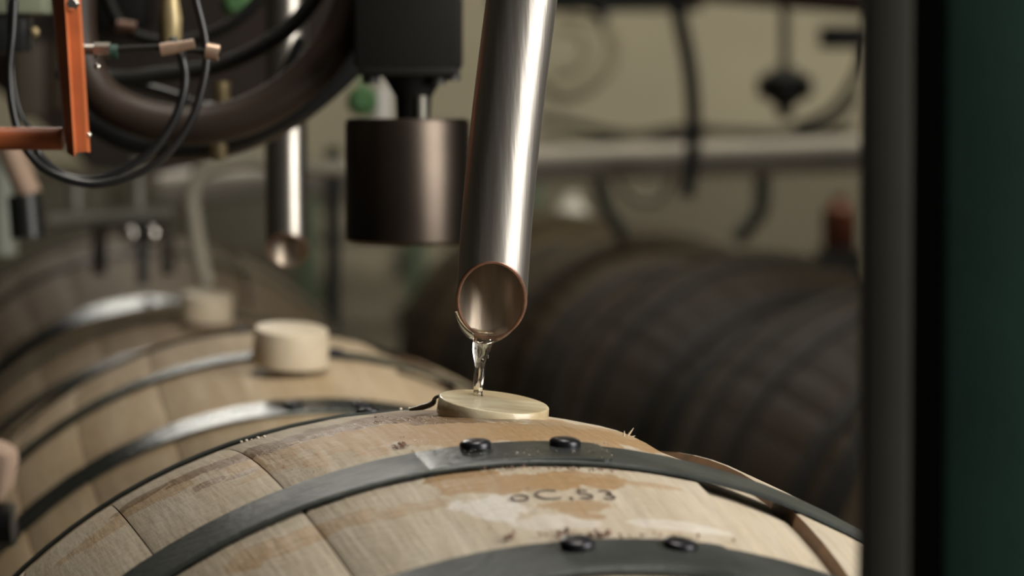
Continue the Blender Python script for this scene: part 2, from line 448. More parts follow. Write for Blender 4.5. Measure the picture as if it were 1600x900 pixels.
# ------------------------------------------------------------------ row of barrels being filled
grp = 'barrels lying end to end under the filling nozzles'
front, hs = barrel(B1, 'pale oak barrel nearest the camera, wet and stained, under the pouring steel nozzle', grp, oak_front, 26, hm=hoop_front, key='front')
B2 = frame(P(475, 580, 2.665), YAW, R(7.6)); B3 = frame(P(322, 509, 3.60), YAW, R(6.2)); B4 = frame(P(225, 374, 4.60), YAW, R(4.5))
barrel(B2, 'second oak barrel in line, with a tall pale bung standing on top', grp, oak_mid, 16, key='mid')
barrel(B3, 'third oak barrel in line, blurred, with a bung below the beige hose', grp, oak_far, 14, key='far')
barrel(B4, 'farthest oak barrel of the filling line, brown and blurred behind the grey bar', grp, oak_far, 14, key='far')

# laps of the two near hoops on the front barrel
def cen_hoop(i): return (HOOPS[i][0] + HOOPS[i][1]) / 2
aL, _ = hit(640, 722); aR, _ = hit(950, 718)
lap = link(hoop_mesh(HOOPS[0][0] + .001, HOOPS[0][1] - .001, aL, aR, lift=.0030, th=.0012, material=hoop_wet, seg=40, taper=1), 'hoop_lap', hs[0]); lap['label'] = 'wet shiny overlapping hoop end'
aL2, _ = hit(840, 862); aR2, _ = hit(1150, 885)
lap2 = link(hoop_mesh(HOOPS[1][0] + .001, HOOPS[1][1] - .001, aL2, aR2, lift=.0030, th=.0012, material=hoop_front, seg=40, taper=1), 'hoop_lap', hs[1])
# own rivets on the laps (replace the stock ones)
for h in hs[:2]:
    for c in [c for c in h.children if c.name.startswith('rivet')]: bpy.data.objects.remove(c)
for (px, py, i) in ((727, 697, 0), (868, 697, 0), (897, 858, 1), (1057, 862, 1)):
    an, _ = hit(px, py); yy = HOOPS[i][1] - .013 if i == 0 else HOOPS[i][1] - .010
    link(rivet_mesh(an, yy, .0046, r=.0072, material=rivet_m, hh=.003 if i == 0 else .0022), 'rivet', hs[i])

# stencilled writing on the stave
fc = bpy.data.curves.new('stencil', 'FONT'); fc.body = 'oC,53'; fc.size = .0245; fc.space_character = 1.1; fc.align_x = 'CENTER'; fc.align_y = 'CENTER'; fc.offset = -.0005
fo = bpy.data.objects.new('stencil_tmp', fc); col.objects.link(fo)
bpy.context.view_layer.update()
tm = bpy.data.meshes.new_from_object(fo.evaluated_get(bpy.context.evaluated_depsgraph_get()))
bpy.data.objects.remove(fo)
a0, y0 = hit(880, 774)
bm = bmesh.new(); bm.from_mesh(tm); bmesh.ops.subdivide_edges(bm, edges=[e for e in bm.edges if e.calc_length() > .004], cuts=2)
for v in bm.verts:
    v.co = surf(a0 + v.co.x * .78 / RB, y0 + v.co.y * .95, .0005)
bmesh.ops.solidify(bm, geom=list(bm.faces), thickness=.0003)
bm.to_mesh(tm); bm.free(); tm.name = 'stencil_writing'
ink = mat('dark_brown_ink', (.035, .022, .018), .5, 0, .8, 300, col2=(.10, .065, .045)); tm.materials.clear(); tm.materials.append(ink)
st = link(tm, 'stencil_writing', front, (0, 0, RB)); st['label'] = 'small dark stamped characters'

# splinters on the front barrel
def b1w(a, y, h=0): return M1 @ surf(a, y, h)
def splinter(px, py, dx, dy, length, r, m, bend=0.0):
    an, yy = hit(px, py); p = surf(an, yy, -.0006)
    rot3 = M1.to_3x3().inverted(); d = (rot3 @ (RT * dx + UP * -dy)).normalized()
    p1 = p + d * length * .5 + Vector((0, bend, 0)); p2 = p + d * length
    mb = MB().tube([p, p1, p2], [r, r * .8, r * .15], 6, smooth=4)
    return link(mb.mesh('splinter', m), 'splinter', front, (0, 0, RB))
splinter(980, 681, .55, -.75, .0055, .0006, splinter_m); splinter(975, 681, .1, -.9, .003, .0006, splinter_m); splinter(984, 682, .9, -.3, .003, .0005, splinter_m)
for k in range(9):
    px = 860 + k * 45 + random.uniform(-15, 15)
    if px > 950: continue
    splinter(px, 640 + max(0, (px - 760)) ** 2 / 2400 + 14, random.uniform(.4, 1), random.uniform(-.15, .1), random.uniform(.001, .002), .0004, splinter_m)

# ------------------------------------------------------------------ bungs
def bung(p, r0, r1, h, tilt, roll, m, label, group='round wooden bungs on the barrels'):
    rot = Euler((tilt, roll, R(12)))
    o = MB().lathe([(r1 * .985, 0), (r1, h * .06), (r0 * 1.0, h * .93), (r0 * .985, h * .985), (r0 * .95, h)], None, 56)
    me = o.mesh('bung', m, sharp=50); ob = bpy.data.objects.new('bung', me); col.objects.link(ob)
    ob.location = p; ob.rotation_euler = rot
    return tag(ob, label, 'bung', group)
bung(P(769, 653, 1.756) , .0273, .0277, .0085, R(7), R(5.5), bung_wet, 'thin wet wooden disc bung lying tilted in the spirit stream on the nearest barrel')
bung(P(453, 567, 2.665), .0272, .0290, .0265, R(9), R(2), bung_m, 'tall pale tapered wooden bung standing on the second barrel')
bung(P(321, 500, 3.60), .0260, .0275, .027, R(8), R(2), bung_m, 'blurred pale bung on the third barrel, right under the beige hose')

# ------------------------------------------------------------------ filling nozzles
def nozzle(path, d, wpx, slash_k, label, cut_d=0, seg=48, mt=steel_pipe):
    """path: pixel centre line top to bottom; last point is the middle of the slanting mouth"""
    cs = [P(x, y, d + cut_d) for x, y in path]; r = W(wpx / 2, d)
    base = cs[-1]
    root = thing('filling_nozzle', base, label, 'nozzle', 'steel filling nozzles')
    # smooth centre line
    pts = []
    for i in range(len(cs) - 1):
        p0 = cs[max(i - 1, 0)]; p1 = cs[i]; p2 = cs[i + 1]; p3 = cs[min(i + 2, len(cs) - 1)]
        for k in range(8):
            t = k / 8
            pts.append(.5 * ((2 * p1) + (p2 - p0) * t + (2 * p0 - 5 * p1 + 4 * p2 - p3) * t * t + (3 * p1 - p0 - 3 * p2 + p3) * t ** 3))
    tdir = (cs[-1] - cs[-2]).normalized()
    L = r * slash_k
    pts = [p for p in pts if (p - base).dot(tdir) < -L * 1.15]
    def ring(c, t, rr):
        f = Vector((0, -1, 0)); f = (f - t * f.dot(t)).normalized(); s_ = t.cross(f)
        return [(c + (s_ * math.cos(2 * math.pi * k / seg) + f * math.sin(2 * math.pi * k / seg)) * rr, math.sin(2 * math.pi * k / seg)) for k in range(seg)]
    def shell(rr):
        rows = []
        for i, c in enumerate(pts):
            t = (pts[min(i + 1, len(pts) - 1)] - pts[max(i - 1, 0)]).normalized(); rows.append([q for q, _ in ring(c, t, rr)])
        rows.append([q - tdir * (sn * L) for q, sn in ring(base, tdir, rr)])
        return rows
    def skin(rows):
        mb = MB(); n = len(rows)
        mb.add([v for r_ in rows for v in r_], [(i * seg + k, i * seg + (k + 1) % seg, (i + 1) * seg + (k + 1) % seg, (i + 1) * seg + k) for i in range(n - 1) for k in range(seg)])
        return mb
    outer, inner = shell(r), shell(r * .90)
    mo = skin(outer); part(mo, 'pipe', mt, root, sharp=60)
    mi_ = skin(inner); o = part(mi_, 'pipe_bore', inner_steel, root, sharp=60); o.data.flip_normals()
    mr_ = MB().tube([ (a_ + b_) / 2 for a_, b_ in zip(outer[-1] + outer[-1][:2], inner[-1] + inner[-1][:2])], r * .058, 8, cap=False, smooth=1)
    rim = part(mr_, 'rim', copper, root); rim['label'] = 'coppery rim of the slanted mouth'
    return root
noz = nozzle([(826, -80), (815, 0), (796, 150), (782, 280), (773, 390), (768, 468)], 1.752, 111, 1.06, 'bright steel pipe nozzle in the middle pouring clear spirit from its slanted mouth')
nozzle([(446, -80), (447, 80), (447, 250), (449, 390)], 2.68, 66, .75, 'blurred steel nozzle pipe left of the black housing, above the second barrel', mt=steel_dull)
# drops and wet film inside the mouth, spirit running over the lip
mb = MB()
dl = 1.766
lip = [(712, 489), (718, 502), (727, 514), (738, 523), (752, 528), (770, 528), (788, 520), (803, 508), (814, 494)]
mb.tube([P(x, y - 2, dl + .0005) for x, y in lip], [.0008, .0016, .0023, .0030, .0034, .0032, .0026, .0018, .0008], 10, smooth=5)
# stream
S = [(758, 520, 17), (757, 530, 14.5), (754, 542, 11.5), (752, 556, 9.5), (751, 566, 7.6), (750, 576, 6.6), (749, 588, 7.2), (748, 600, 7.8), (747, 609, 8.4), (746, 617, 10)]
pts, rad = [], []
for x, y, r_ in S: pts.append(P(x, y, dl)); rad.append(W(r_, dl))
n0 = len(mb.v)
mb.tube(pts, rad, 18, smooth=6)
# give the stream twisted facets
c0 = P(752, 560, dl)
for i in range(n0, len(mb.v)):
    v = Vector(mb.v[i]); px = 800 + (v - CAM).dot(RT) / (v - CAM).dot(FW) * F; py = 450 - (v - CAM).dot(UP) / (v - CAM).dot(FW) * F
    t = (py - 520) / 97
    cx = P(758 - 12 * t, py, dl); rel = v - cx; an = math.atan2(rel.y, rel.x); rr = 1 + .30 * math.sin(2 * an + t * 4.5) + .06 * math.sin(3 * an - t * 9)
    mb.v[i] = tuple(cx + Vector((rel.x * rr, rel.y * rr, rel.z)))
# splash foot on the bung
foot = P(746, 618, dl)
mb.lathe([(.0062, 0), (.0048, .0006), (.0030, .0012), (.0022, .0022), (.0018, .0035)], Matrix.Translation(foot + Vector((0, 0, -.0012))), 18)
ob = mb.build('spirit_stream', glass_m, None, origin=P(746, 618, dl), sharp=80)
tag(ob, 'clear twisting stream of spirit running from the nozzle lip onto the wet bung', 'liquid')

# droplets and foam on the front barrel
def drops(name, lst, m, label, cat, hs_=.0):
    mb = MB()
    for (px, py, rpx, lift) in lst:
        an, yy = hit(px, py); c = M1 @ surf(an, yy, lift); mb.ball(c, W(rpx, 1.7), 2, (1, 1, .75))
    o = M1 @ surf(*hit(lst[0][0], lst[0][1])); ob = mb.build(name, m, None, origin=o, sharp=80)
    return tag(ob, label, cat, kind='stuff')
rnd = random.Random(3)
lst = [(378, 693, 2.6, .001), (386, 691, 3, .001), (394, 690, 2.2, .001), (404, 687, 3.4, .001), (414, 685, 3.2, .001), (626, 634, 2.6, .001), (652, 631, 3, .001), (640, 640, 2, .001)]
foam_m = mat('pale_foam', (.75, .68, .55), .15, 0, .1, 50, coat=1)
drops('foam_bubbles', lst, foam_m, 'tiny pale foam bubbles on the wet ridge left of the disc bung', 'bubbles')
lst = []
for k in range(60):
    u = rnd.random(); px = 640 + 320 * u; yb = 726 - 6 * math.sin(u * math.pi) + rnd.uniform(-4, 10)
    lst.append((px, yb, rnd.uniform(.8, 2.0), .0052))
for k in range(26): lst.append((rnd.uniform(610, 760), rnd.uniform(700, 722), rnd.uniform(.7, 1.6), .0052))
for k in range(16): lst.append((rnd.uniform(440, 520), rnd.uniform(735, 752), rnd.uniform(.7, 1.4), .0035))
for k in range(22): lst.append((rnd.uniform(575, 700), rnd.uniform(652, 664), rnd.uniform(1, 2.6), .0006))
for k in range(14): lst.append((rnd.uniform(900, 955), rnd.uniform(706, 724), rnd.uniform(.8, 1.8), .005))
lst += [(880, 704, 3, .0055), (735, 706, 3, .0055), (826, 766, 2.6, .001), (808, 724, 3, .005)]
drops('spirit_droplets', lst, glass_m, 'clear droplets spattered over the wet hoop and wood of the nearest barrel', 'droplets')
# crumbs along the quarter hoop and under the bilge hoop
mb = MB(); cr = random.Random(5)
def crumb(px, py, rpx, lift):
    an, yy = hit(px, py); c = M1 @ surf(an, yy, lift)
    mb.ball(c, W(rpx, 1.5), 1, (cr.uniform(.7, 1.4), cr.uniform(.7, 1.4), cr.uniform(.5, .9)), Euler((cr.random(), cr.random(), cr.random())))
for px, n_, s_ in ((797, 5, 4), (880, 7, 4.5), (925, 6, 4), (945, 5, 4), (900, 6, 3), (975, 3, 3), (1000, 3, 3), (1025, 3, 2.5), (1060, 5, 4), (1085, 3, 3), (845, 4, 2.5), (1150, 2, 2.5)):
    for k in range(n_):
        x = px + cr.uniform(-9, 9); crumb(x, 842 + (x - 900) ** 2 / 4200 + cr.uniform(-9, 2), cr.uniform(.6, 1.3) * s_, .0015)
for k in range(70):
    x = cr.uniform(730, 960); crumb(x, 733 + (x - 830) ** 2 / 3300 + cr.uniform(-2, 3), cr.uniform(.8, 2.4), .001)
for k in range(14):
    crumb(625 + cr.uniform(-10, 10), 697 + cr.uniform(-5, 5), cr.uniform(1.5, 3.5), .0005)
ob = mb.build('wood_crumbs', residue_m, None, origin=M1 @ surf(*hit(880, 842))); tag(ob, 'rusty brown wood crumbs caught along the hoop edges of the nearest barrel', 'wood crumbs', kind='stuff')
# dark shaving by the bung
mb = MB().tube([P(640, 640, 1.768), P(660, 636, 1.766), P(676, 630, 1.764), (P(680, 622, 1.764)), P(688, 618, 1.764), P(697, 617, 1.764)], [.0009, .0022, .0020, .0013, .0010, .0004], 8, smooth=5, flat=.7)
tag(mb.build('wood_shaving', darkspl_m, None, origin=P(660, 636, 1.766)), 'dark curled wood shaving against the left side of the disc bung', 'wood shaving')

# ------------------------------------------------------------------ cradles the barrels lie on
for i, (B, lab) in enumerate(((B1, 'black steel cradle rails under the nearest barrel'), (B2, 'black steel cradle rails under the second barrel'),
                              (B3, 'black steel cradle rails under the third barrel'), (B4, 'black steel cradle rails under the farthest filling barrel'))):
    base, eu, M = B; c = thing('barrel_cradle', (base.x, base.y, 0), lab, 'cradle', 'cradles under the filling line')
    rot = eu.to_matrix()
    for y in (-.25, .25):
        r = rb(y); mb = MB(); ps = []
        for s_ in (-1, 1):
            an = R(180 + 32 * s_); q = M @ Vector((math.sin(an) * (r + .027), y, math.cos(an) * (r + .027)))
            mb.tube([q - rot @ Vector((0, .06, 0)), q + rot @ Vector((0, .06, 0))], .02, 14, smooth=1); ps.append(q)
        part(mb, 'roller_pair', black_rub, c)
        mb = MB()
        for q in ps: mb.box((q.x, q.y, (q.z - .018) / 2), (.05, .05, q.z - .018), Euler((0, 0, YAW)))
        mid = (ps[0] + ps[1]) / 2
        mb.box((mid.x, mid.y, ps[0].z - .08), ((ps[0] - ps[1]).length, .05, .04), Euler((0, 0, YAW)))
        part(mb, 'stand', dark_m, c)

# ------------------------------------------------------------------ second row, in shade on the right
def row_pos(d): return (-110 + 7250 / d, 139 + 1430 / d)
names = ['dark aged barrel in the right-hand row, nearest, half hidden by the green post', 'dark aged barrel second from the post in the right-hand row',
         'dark aged barrel third from the post in the right-hand row', 'dark aged barrel at the far end of the right-hand row, behind the nozzle mouth']
rb_pts = []
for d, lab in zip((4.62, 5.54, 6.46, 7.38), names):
    x, y = row_pos(d); fr = frame(P(x, y, d), YAW, R(1.5)); barrel(fr, lab, 'dark barrels resting in the shaded right-hand row', oak_dark, 12, hm=hoop_shaded, headmat=head_dark, key='dark'); rb_pts.append(fr)
rk = thing('barrel_rack', (rb_pts[1][0].x, rb_pts[1][0].y, 0), 'low dark steel rack carrying the shaded right-hand row of barrels', 'rack')
for s_ in (-1, 1):
    q = []
    for fr in (rb_pts[0], rb_pts[-1]):
        for yy in ((-.42,) if fr is rb_pts[0] else (.42,)):
            v = fr[2] @ Vector((s_ * .17, yy, -RB - .002)); q.append(v)
    mb = MB().tube([v + Vector((0, 0, .0)) for v in q], .03, 10, smooth=1); part(mb, 'rail', dark_m, rk)
for fr in rb_pts:
    for s_ in (-1, 1):
        v = fr[2] @ Vector((s_ * .17, 0, -RB)); part(MB().box((v.x, v.y, (v.z - .01) / 2), (.06, .06, v.z - .01)), 'leg', dark_m, rk)

# ------------------------------------------------------------------ near column and guard on the right
d = 1.13
c = thing('steel_column', (P(1386, 450, d).x, d, 0), 'tall olive grey steel column at the right, dark and blurred, in front of the barrels', 'column')
x0, x1, x2 = P(1342, 0, d + .02).x, P(1425, 0, d).x, P(1474, 0, d).x
part(MB().box(((x0 + x1) / 2, d + .01, 1.5), (x1 - x0, .02, 3.0), bev=.0015), 'flange', olive_p, c)
part(MB().box(((x1 + x2) / 2, d + .018, 1.5), (x2 - x1 + .004, .008, 3.0)), 'web', shade_p, c)  # shade in the column's recess put into a near-black colour
part(MB().box((x0 + .0, d + .03, .01), (.12, .12, .02), bev=.002), 'base_plate', olive_p, c)
c = thing('machine_guard', (.19, d, 0), 'dark green painted machine guard panel filling the right edge of the view', 'guard panel')
x3 = P(1620, 0, d).x + .05
part(MB().box(((x2 + x3) / 2, d + .02, 1.5), (x3 - x2, .04, 3.0), bev=.003), 'guard_panel', green_p, c)

# ------------------------------------------------------------------ orange bracket
d = 1.98
c = thing('orange_bracket', P(120, 240, d), 'orange painted steel channel bracket with a side tube at the upper left', 'bracket')
def prism(top, bot, z_ofs=0):
    """loft between two outlines given in world points"""
    n = len(top); mb = MB(); mb.add(top + bot, [tuple(range(n)), tuple(range(n, 2 * n))[::-1]] + [(k, (k + 1) % n, n + (k + 1) % n, n + k) for k in range(n)]); return mb
# V/U profile: (px at top, px at bottom, depth offset)
pf = [(80, 104, .018), (84, 106, .0), (103, 116, -.010), (108, 120, -.002), (124, 136, -.002), (129, 141, .003), (129, 141, .022), (125, 137, .022), (125, 137, .006), (108, 120, .006), (90, 110, .010), (86, 107, .020)]
bots = [238, 240, 246, 238, 237, 238, 234, 234, 236, 236, 240, 238]
tp = [P(a_ - 6, -60, d + o_) for a_, b_, o_ in pf]; bt = [P(b_, y_, d + o_) for (a_, b_, o_), y_ in zip(pf, bots)]
part(prism(tp, bt), 'channel', orange_m, c, sharp=20)
part(MB().tube([P(-60, 216, d + .02), P(98, 217, d + .02)], W(18, d), 20, smooth=1), 'side_tube', orange_m, c)
part(MB().lathe([(.0042, 0), (.0042, .003), (.0028, .0042)], Matrix.Translation(P(113, 6, d - .004)) @ Matrix.Rotation(R(90), 4, 'X'), 6), 'bolt', chrome, c)
part(MB().ball(P(139, 211, d), W(4.5, d), 2), 'screw', chrome, c)

# air line: nut on the bracket, rod, brass connectors
d = 2.02
c = thing('air_line', P(190, 78, d), 'thin dark air line with chrome nut and pinkish brass connectors right of the orange bracket', 'air line')
part(MB().tube([P(136, 79, d), P(170, 78, d), P(255, 74, d), P(345, 84, d)], W(5, d), 10), 'line', dark_rub, c)
part(MB().tube([P(128, 77, d), P(148, 78, d)], W(8, d), 12, smooth=1).tube([P(147, 79, d), P(172, 79, d)], W(13, d), 6, smooth=1), 'nut', steel_dull, c)
part(MB().tube([P(251, 78, d), P(273, 74, d)], W(10, d), 12, smooth=1), 'connector', brass, c)
part(MB().tube([P(272, 75, d), P(304, 69, d)], W(9, d), 12, smooth=1), 'connector', brass, c)
part(MB().tube([P(322, 79, d), P(342, 83, d)], W(13, d), 12, smooth=1), 'connector', brass, c)
part(MB().ball(P(152, 104, d), W(5.5, d), 2), 'ball_stud', chrome, c)
part(MB().tube([P(172, 80, d), P(184, 81, d)], W(11, d), 10, smooth=1), 'collar', green_p, c)
c = MB().lathe([(W(8, 2.15), -.02), (W(18, 2.15), -.012), (W(19, 2.15), .0), (W(14, 2.15), .012), (W(7, 2.15), .03)], Matrix.Translation(P(266, 28, 2.15)), 20)
tag(c.build('brass_valve', brass_y, None, origin=P(266, 28, 2.15)), 'rounded dull brass knob above the pinkish brass connectors', 'valve')
for (px, py, hw, hh, dd, lab) in ((348, 145, 13, 17, 2.40, 'short yellowish brass plug inside the brown hose curve'), (341, 236, 15, 11, 2.445, 'pale brass pipe end below the brown hose, beside the beige hose arch')):
    mb = MB().tube([P(px - 1, py - hh, dd), P(px, py + hh, dd)], W(hw, dd), 14, smooth=1); mb.tube([P(px, py + hh - 1, dd), P(px, py + hh + 4, dd)], W(hw * .6, dd), 12, smooth=1)
    if py < 200: mb.tube([P(px, py + 8, dd), P(px - 8, py + 20, 2.5)], W(6, dd), 8, smooth=1)
    tag(mb.build('brass_fitting', brass_y, None, origin=P(px, py, dd)), lab, 'fitting', 'small brass fittings among the hoses')
mb = MB().tube([P(183, 40, 2.49), P(212, 44, 2.49)], W(10, 2.49), 12, smooth=1)
tag(mb.build('brass_fitting', mat('dull_copper', (.14, .075, .05), .5, .4, .3, 30), None, origin=P(198, 42, 2.2)), 'dull copper coloured fitting above the thin air line', 'fitting', 'small brass fittings among the hoses')

# ------------------------------------------------------------------ hoses
def hose(name, path, d, wpx, m, label, group=None):
    pts = [P(p[0], p[1], p[2] if len(p) > 2 else d) for p in path]
    mb = MB().tube(pts, W(wpx / 2, d), 16, smooth=9)
    return tag(mb.build(name, m, None, origin=pts[len(pts) // 2], sharp=70), label, 'hose', group)
g = 'hoses of the filling machine'
hose('hose', [(292, -60), (306, 0), (320, 60), (321, 110), (302, 180), (266, 235), (214, 272), (148, 288), (84, 272), (44, 238), (24, 190), (14, 120), (20, 40), (24, -60)], 2.05, 13, black_rub, 'thin glossy black hose hanging in the largest loop around the orange bracket', g)
hose('hose', [(270, 62, 2.1), (284, 90), (289, 125), (281, 165), (262, 205), (226, 246), (160, 278), (104, 276), (66, 248), (58, 232), (60, 217), (80, 214)], 2.09, 14, black_rub, 'thin black hose looping just inside the largest loop, from the brass connectors', g)
hose('hose', [(568, -70), (552, 0), (522, 70), (466, 132), (390, 178), (300, 196), (210, 180), (150, 140), (120, 60), (120, -60)], 2.36, 62, brown_rub, 'thick dark brown hose sweeping in a wide curve left of the black motor block', g)
hose('hose', [(640, -70), (612, 0), (572, 72), (520, 130), (440, 190), (340, 228), (220, 225), (130, 180)], 2.46, 40, black_rub, 'thick black hose following outside the brown hose curve', g)
hose('hose', [(520, -60), (490, 0), (436, 56), (350, 100), (260, 116), (170, 122), (90, 110)], 2.42, 26, dark_rub, 'dark grey hose curving inside the brown hose', g)
hose('hose', [(440, -60), (404, 0), (350, 44), (270, 66), (190, 40), (150, -60)], 2.5, 20, dark_rub, 'dark grey hose in the smallest inner loop behind the brass knob', g)
hose('hose', [(150, 110), (200, 128), (270, 148), (330, 168), (420, 150), (470, 60)], 2.5, 18, black_rub, 'black hose lying across behind the two thin loops', g)
hose('hose', [(12, -60), (16, 60), (22, 140), (38, 190), (70, 214), (110, 220)], 2.15, 8, black_rub, 'very thin black cable left of the orange bracket', g)

# ------------------------------------------------------------------ black motor block and housing
d = 2.34
c = thing('filling_machine', P(640, 380, d), 'black motor block above a dark burnished cylindrical housing, left of the main nozzle', 'machine')
x0, x1 = P(556, 0, d).x, P(722, 0, d).x
zt, zb = P(0, -160, d).z, P(0, 108, d).z
part(MB().box(((x0 + x1) / 2, d + .01, (zt + zb) / 2), (x1 - x0, .075, zt - zb), bev=.003), 'motor_block', black_pt, c)
part(MB().box(P(640, 112, d - .002), (W(150, d), .06, W(16, d)), bev=.002), 'flange_plate', black_pt, c)
for px, py in ((580, 123), (706, 118), (684, 124)): part(MB().lathe([(W(13, d), 0), (W(13, d), .007), (W(8, d), .010)], Matrix.Translation(P(px, py + 8, d - .02)), 12), 'bolt', dark_m, c)
part(MB().lathe([(W(26, d), 0), (W(28, d), .016), (W(48, d), .030), (W(48, d), .034)], Matrix.Translation(P(646, 190, d)), 28), 'neck', black_pt, c)
part(MB().tube([P(659, 190, d - .012), P(659, 150, d - .012)], W(8, d), 10, smooth=1), 'sleeve', grey_m, c)
hz = P(0, 185, d).z - P(0, 381, d).z
part(MB().lathe([(W(90, d), 0), (W(97, d), .0025), (W(97.5, d), hz - .003), (W(94, d), hz), (W(40, d), hz)], Matrix.Translation(P(637, 381, d)), 48), 'cylinder_housing', cyl_m, c)
part(MB().tube([P(634, 212, d - W(97.5, d) - .0006), P(634, 212, d - W(92, d))], W(8.5, d), 16, smooth=1), 'socket_hole', black_rub, c)

# filling-machine housing behind the hoses
d = 4.12
c = thing('machine_housing', P(190, 230, d), 'dark brown rounded machine housing behind the hoses at the upper left', 'machine housing')
mb = MB()
prof = [(-40, -25), (-40, 110), (70, 200), (140, 262), (230, 275), (320, 258), (395, 222), (470, 150), (520, 60), (545, -25)]
mb = prism([P(x, y, d) for x, y in prof], [P(x, y, d + .18) for x, y in prof]); part(mb, 'housing', house_m, c, sharp=60)
part(MB().box(P(110, 120, d - .012), (W(60, d), .02, W(110, d)), bev=.003), 'cover_plate', mat('tan_cover', (.075, .055, .035), .6, 0, .3, 9), c)
part(MB().box(P(195, 10, d - .06), (W(80, d), .08, W(70, d)), bev=.004), 'switch_box', black_pt, c)
part(MB().box(P(48, 125, d - .05), (W(46, d), .04, W(120, d)), bev=.004), 'side_cover', mat('side_cover', (.11, .085, .06), .6, 0, .3, 9), c)
c = thing('solenoid_valve', P(22, 80, 2.3), 'black square solenoid valve with a pale grey-green cap in the top left corner', 'valve')
part(MB().box(P(10, 55, 2.3), (W(74, 2.3), .04, W(56, 2.3)), bev=.003), 'coil_body', black_rub, c)
part(MB().box(P(20, -10, 2.3), (W(112, 2.3), .045, W(66, 2.3)), bev=.003), 'cap', mat('grey_green_plastic', (.21, .23, .16), .5, 0, .2, 9), c)
part(MB().ball(P(54, 50, 2.28), W(8, 2.3), 2), 'terminal', brass_y, c)
# green valves
for (x, y, rr, dd, lab) in ((370, 4, 24, 2.9, 'green valve body at the top edge above the brown hose'), (566, 158, 24, 3.3, 'green valve body glimpsed below the black motor block')):
    mb = MB().lathe([(W(rr * .6, dd), -.018), (W(rr, dd), -.010), (W(rr, dd), .010), (W(rr * .5, dd), .018)], Matrix.Translation(P(x, y, dd)) @ Matrix.Rotation(R(90), 4, 'X'), 20)
    mb.tube([P(x, y, dd + .015), P(x, -160, dd + .015)], W(5, dd), 10, smooth=1)
    tag(mb.build('green_valve', green_v, None, origin=P(x, y, dd)), lab, 'valve', 'green valve bodies of the filling machine')
mb = MB().tube([P(597, 135, 3.6), P(597, 200, 3.6)], W(16, 3.6), 16, smooth=1).tube([P(597, 135, 3.6), P(597, -160, 3.6)], W(4, 3.6), 8, smooth=1)
tag(mb.build('pale_canister', pale_m, None, origin=P(597, 200, 3.6)), 'pale canister showing beside the neck of the black motor block', 'canister')

# ------------------------------------------------------------------ middle ground, left
d = 3.95
c = thing('pipe_gantry', P(170, 340, d), 'grey steel cross bar with uprights and two shiny wing nuts, blurred at the left', 'frame')
part(MB().tube([P(78, 345, d), P(272, 334, d)], W(13, d), 14, smooth=1), 'cross_bar', grey_m, c)
for px, y0_, y1_ in ((118, 285, 340), (215, 200, 335)): part(MB().tube([P(px, y0_, d + .02), P(px + 1, y1_, d + .02)], W(12, d), 12, smooth=1), 'upright', grey_m, c)
part(MB().tube([P(221, 345, d - .02), P(224, 445, d - .02)], W(9, d), 10, smooth=1), 'stem', dark_m, c)
for px in (204, 238): part(MB().ball(P(px, 366, d - .03), W(15, d), 2, (.85, .6, 1.15)), 'wing_nut', chrome, c)
for px in (155, 262): part(MB().box(P(px, 385, d + .05), (W(20, d), .03, W(90, d)), bev=.003), 'hanger', mat('dull_brown_metal', (.075, .062, .045), .6, .2, .2, 9), c)
c = thing('hanging_tube', P(40, 330, 2.9), 'tan tube ending in a black cap at the left below the orange tube', 'tube')
part(MB().tube([P(8, 215, 2.9), P(26, 260, 2.9), P(46, 305, 2.9)], W(20, 2.9), 14), 'tube', tan_w, c)
part(MB().tube([P(38, 305, 2.9), P(44, 372, 2.9)], W(27, 2.9), 16, smooth=1), 'cap', black_rub, c)
hose('beige_hose', [(323, 446), (312, 400), (304, 350), (300, 305), (316, 268), (352, 256), (400, 252), (470, 262), (540, 262)], 3.78, 26, beige_hose, 'beige rubber hose arching over and dropping to the third barrel')
mb = MB().tube([P(2, 250, 3.3), P(4, 400, 3.3)], W(24, 3.3), 14, smooth=1)
tag(mb.build('grey_green_pipe', mat('grey_green', (.2, .21, .17), .5, 0, .2, 9), None, origin=P(4, 400, 3.3)), 'upright grey-green pipe cut by the left edge', 'pipe')
# pad and block at the left edge
d = 1.32
c = thing('side_stop', (-.62, d, 0), 'blurred tan block above a black rubber pad at the very left edge', 'stop block')
mb = MB(); rt_ = Euler((0, R(14), 0))
part(MB().box(P(-34, 732, d), (W(110, d), .03, W(92, d)), rt_, bev=.006), 'wooden_block', tan_w, c)
part(MB().tube([P(-70, 820, d), P(22, 818, d)], W(34, d), 20, smooth=1), 'rubber_pad', black_rub, c)
part(MB().box((-.43, d, P(0, 790, d).z), (.38, .02, .03), bev=.003), 'arm', dark_m, c)
part(MB().box((-.62, d, P(0, 790, d).z / 2), (.04, .04, P(0, 790, d).z), bev=.003), 'stand', dark_m, c)

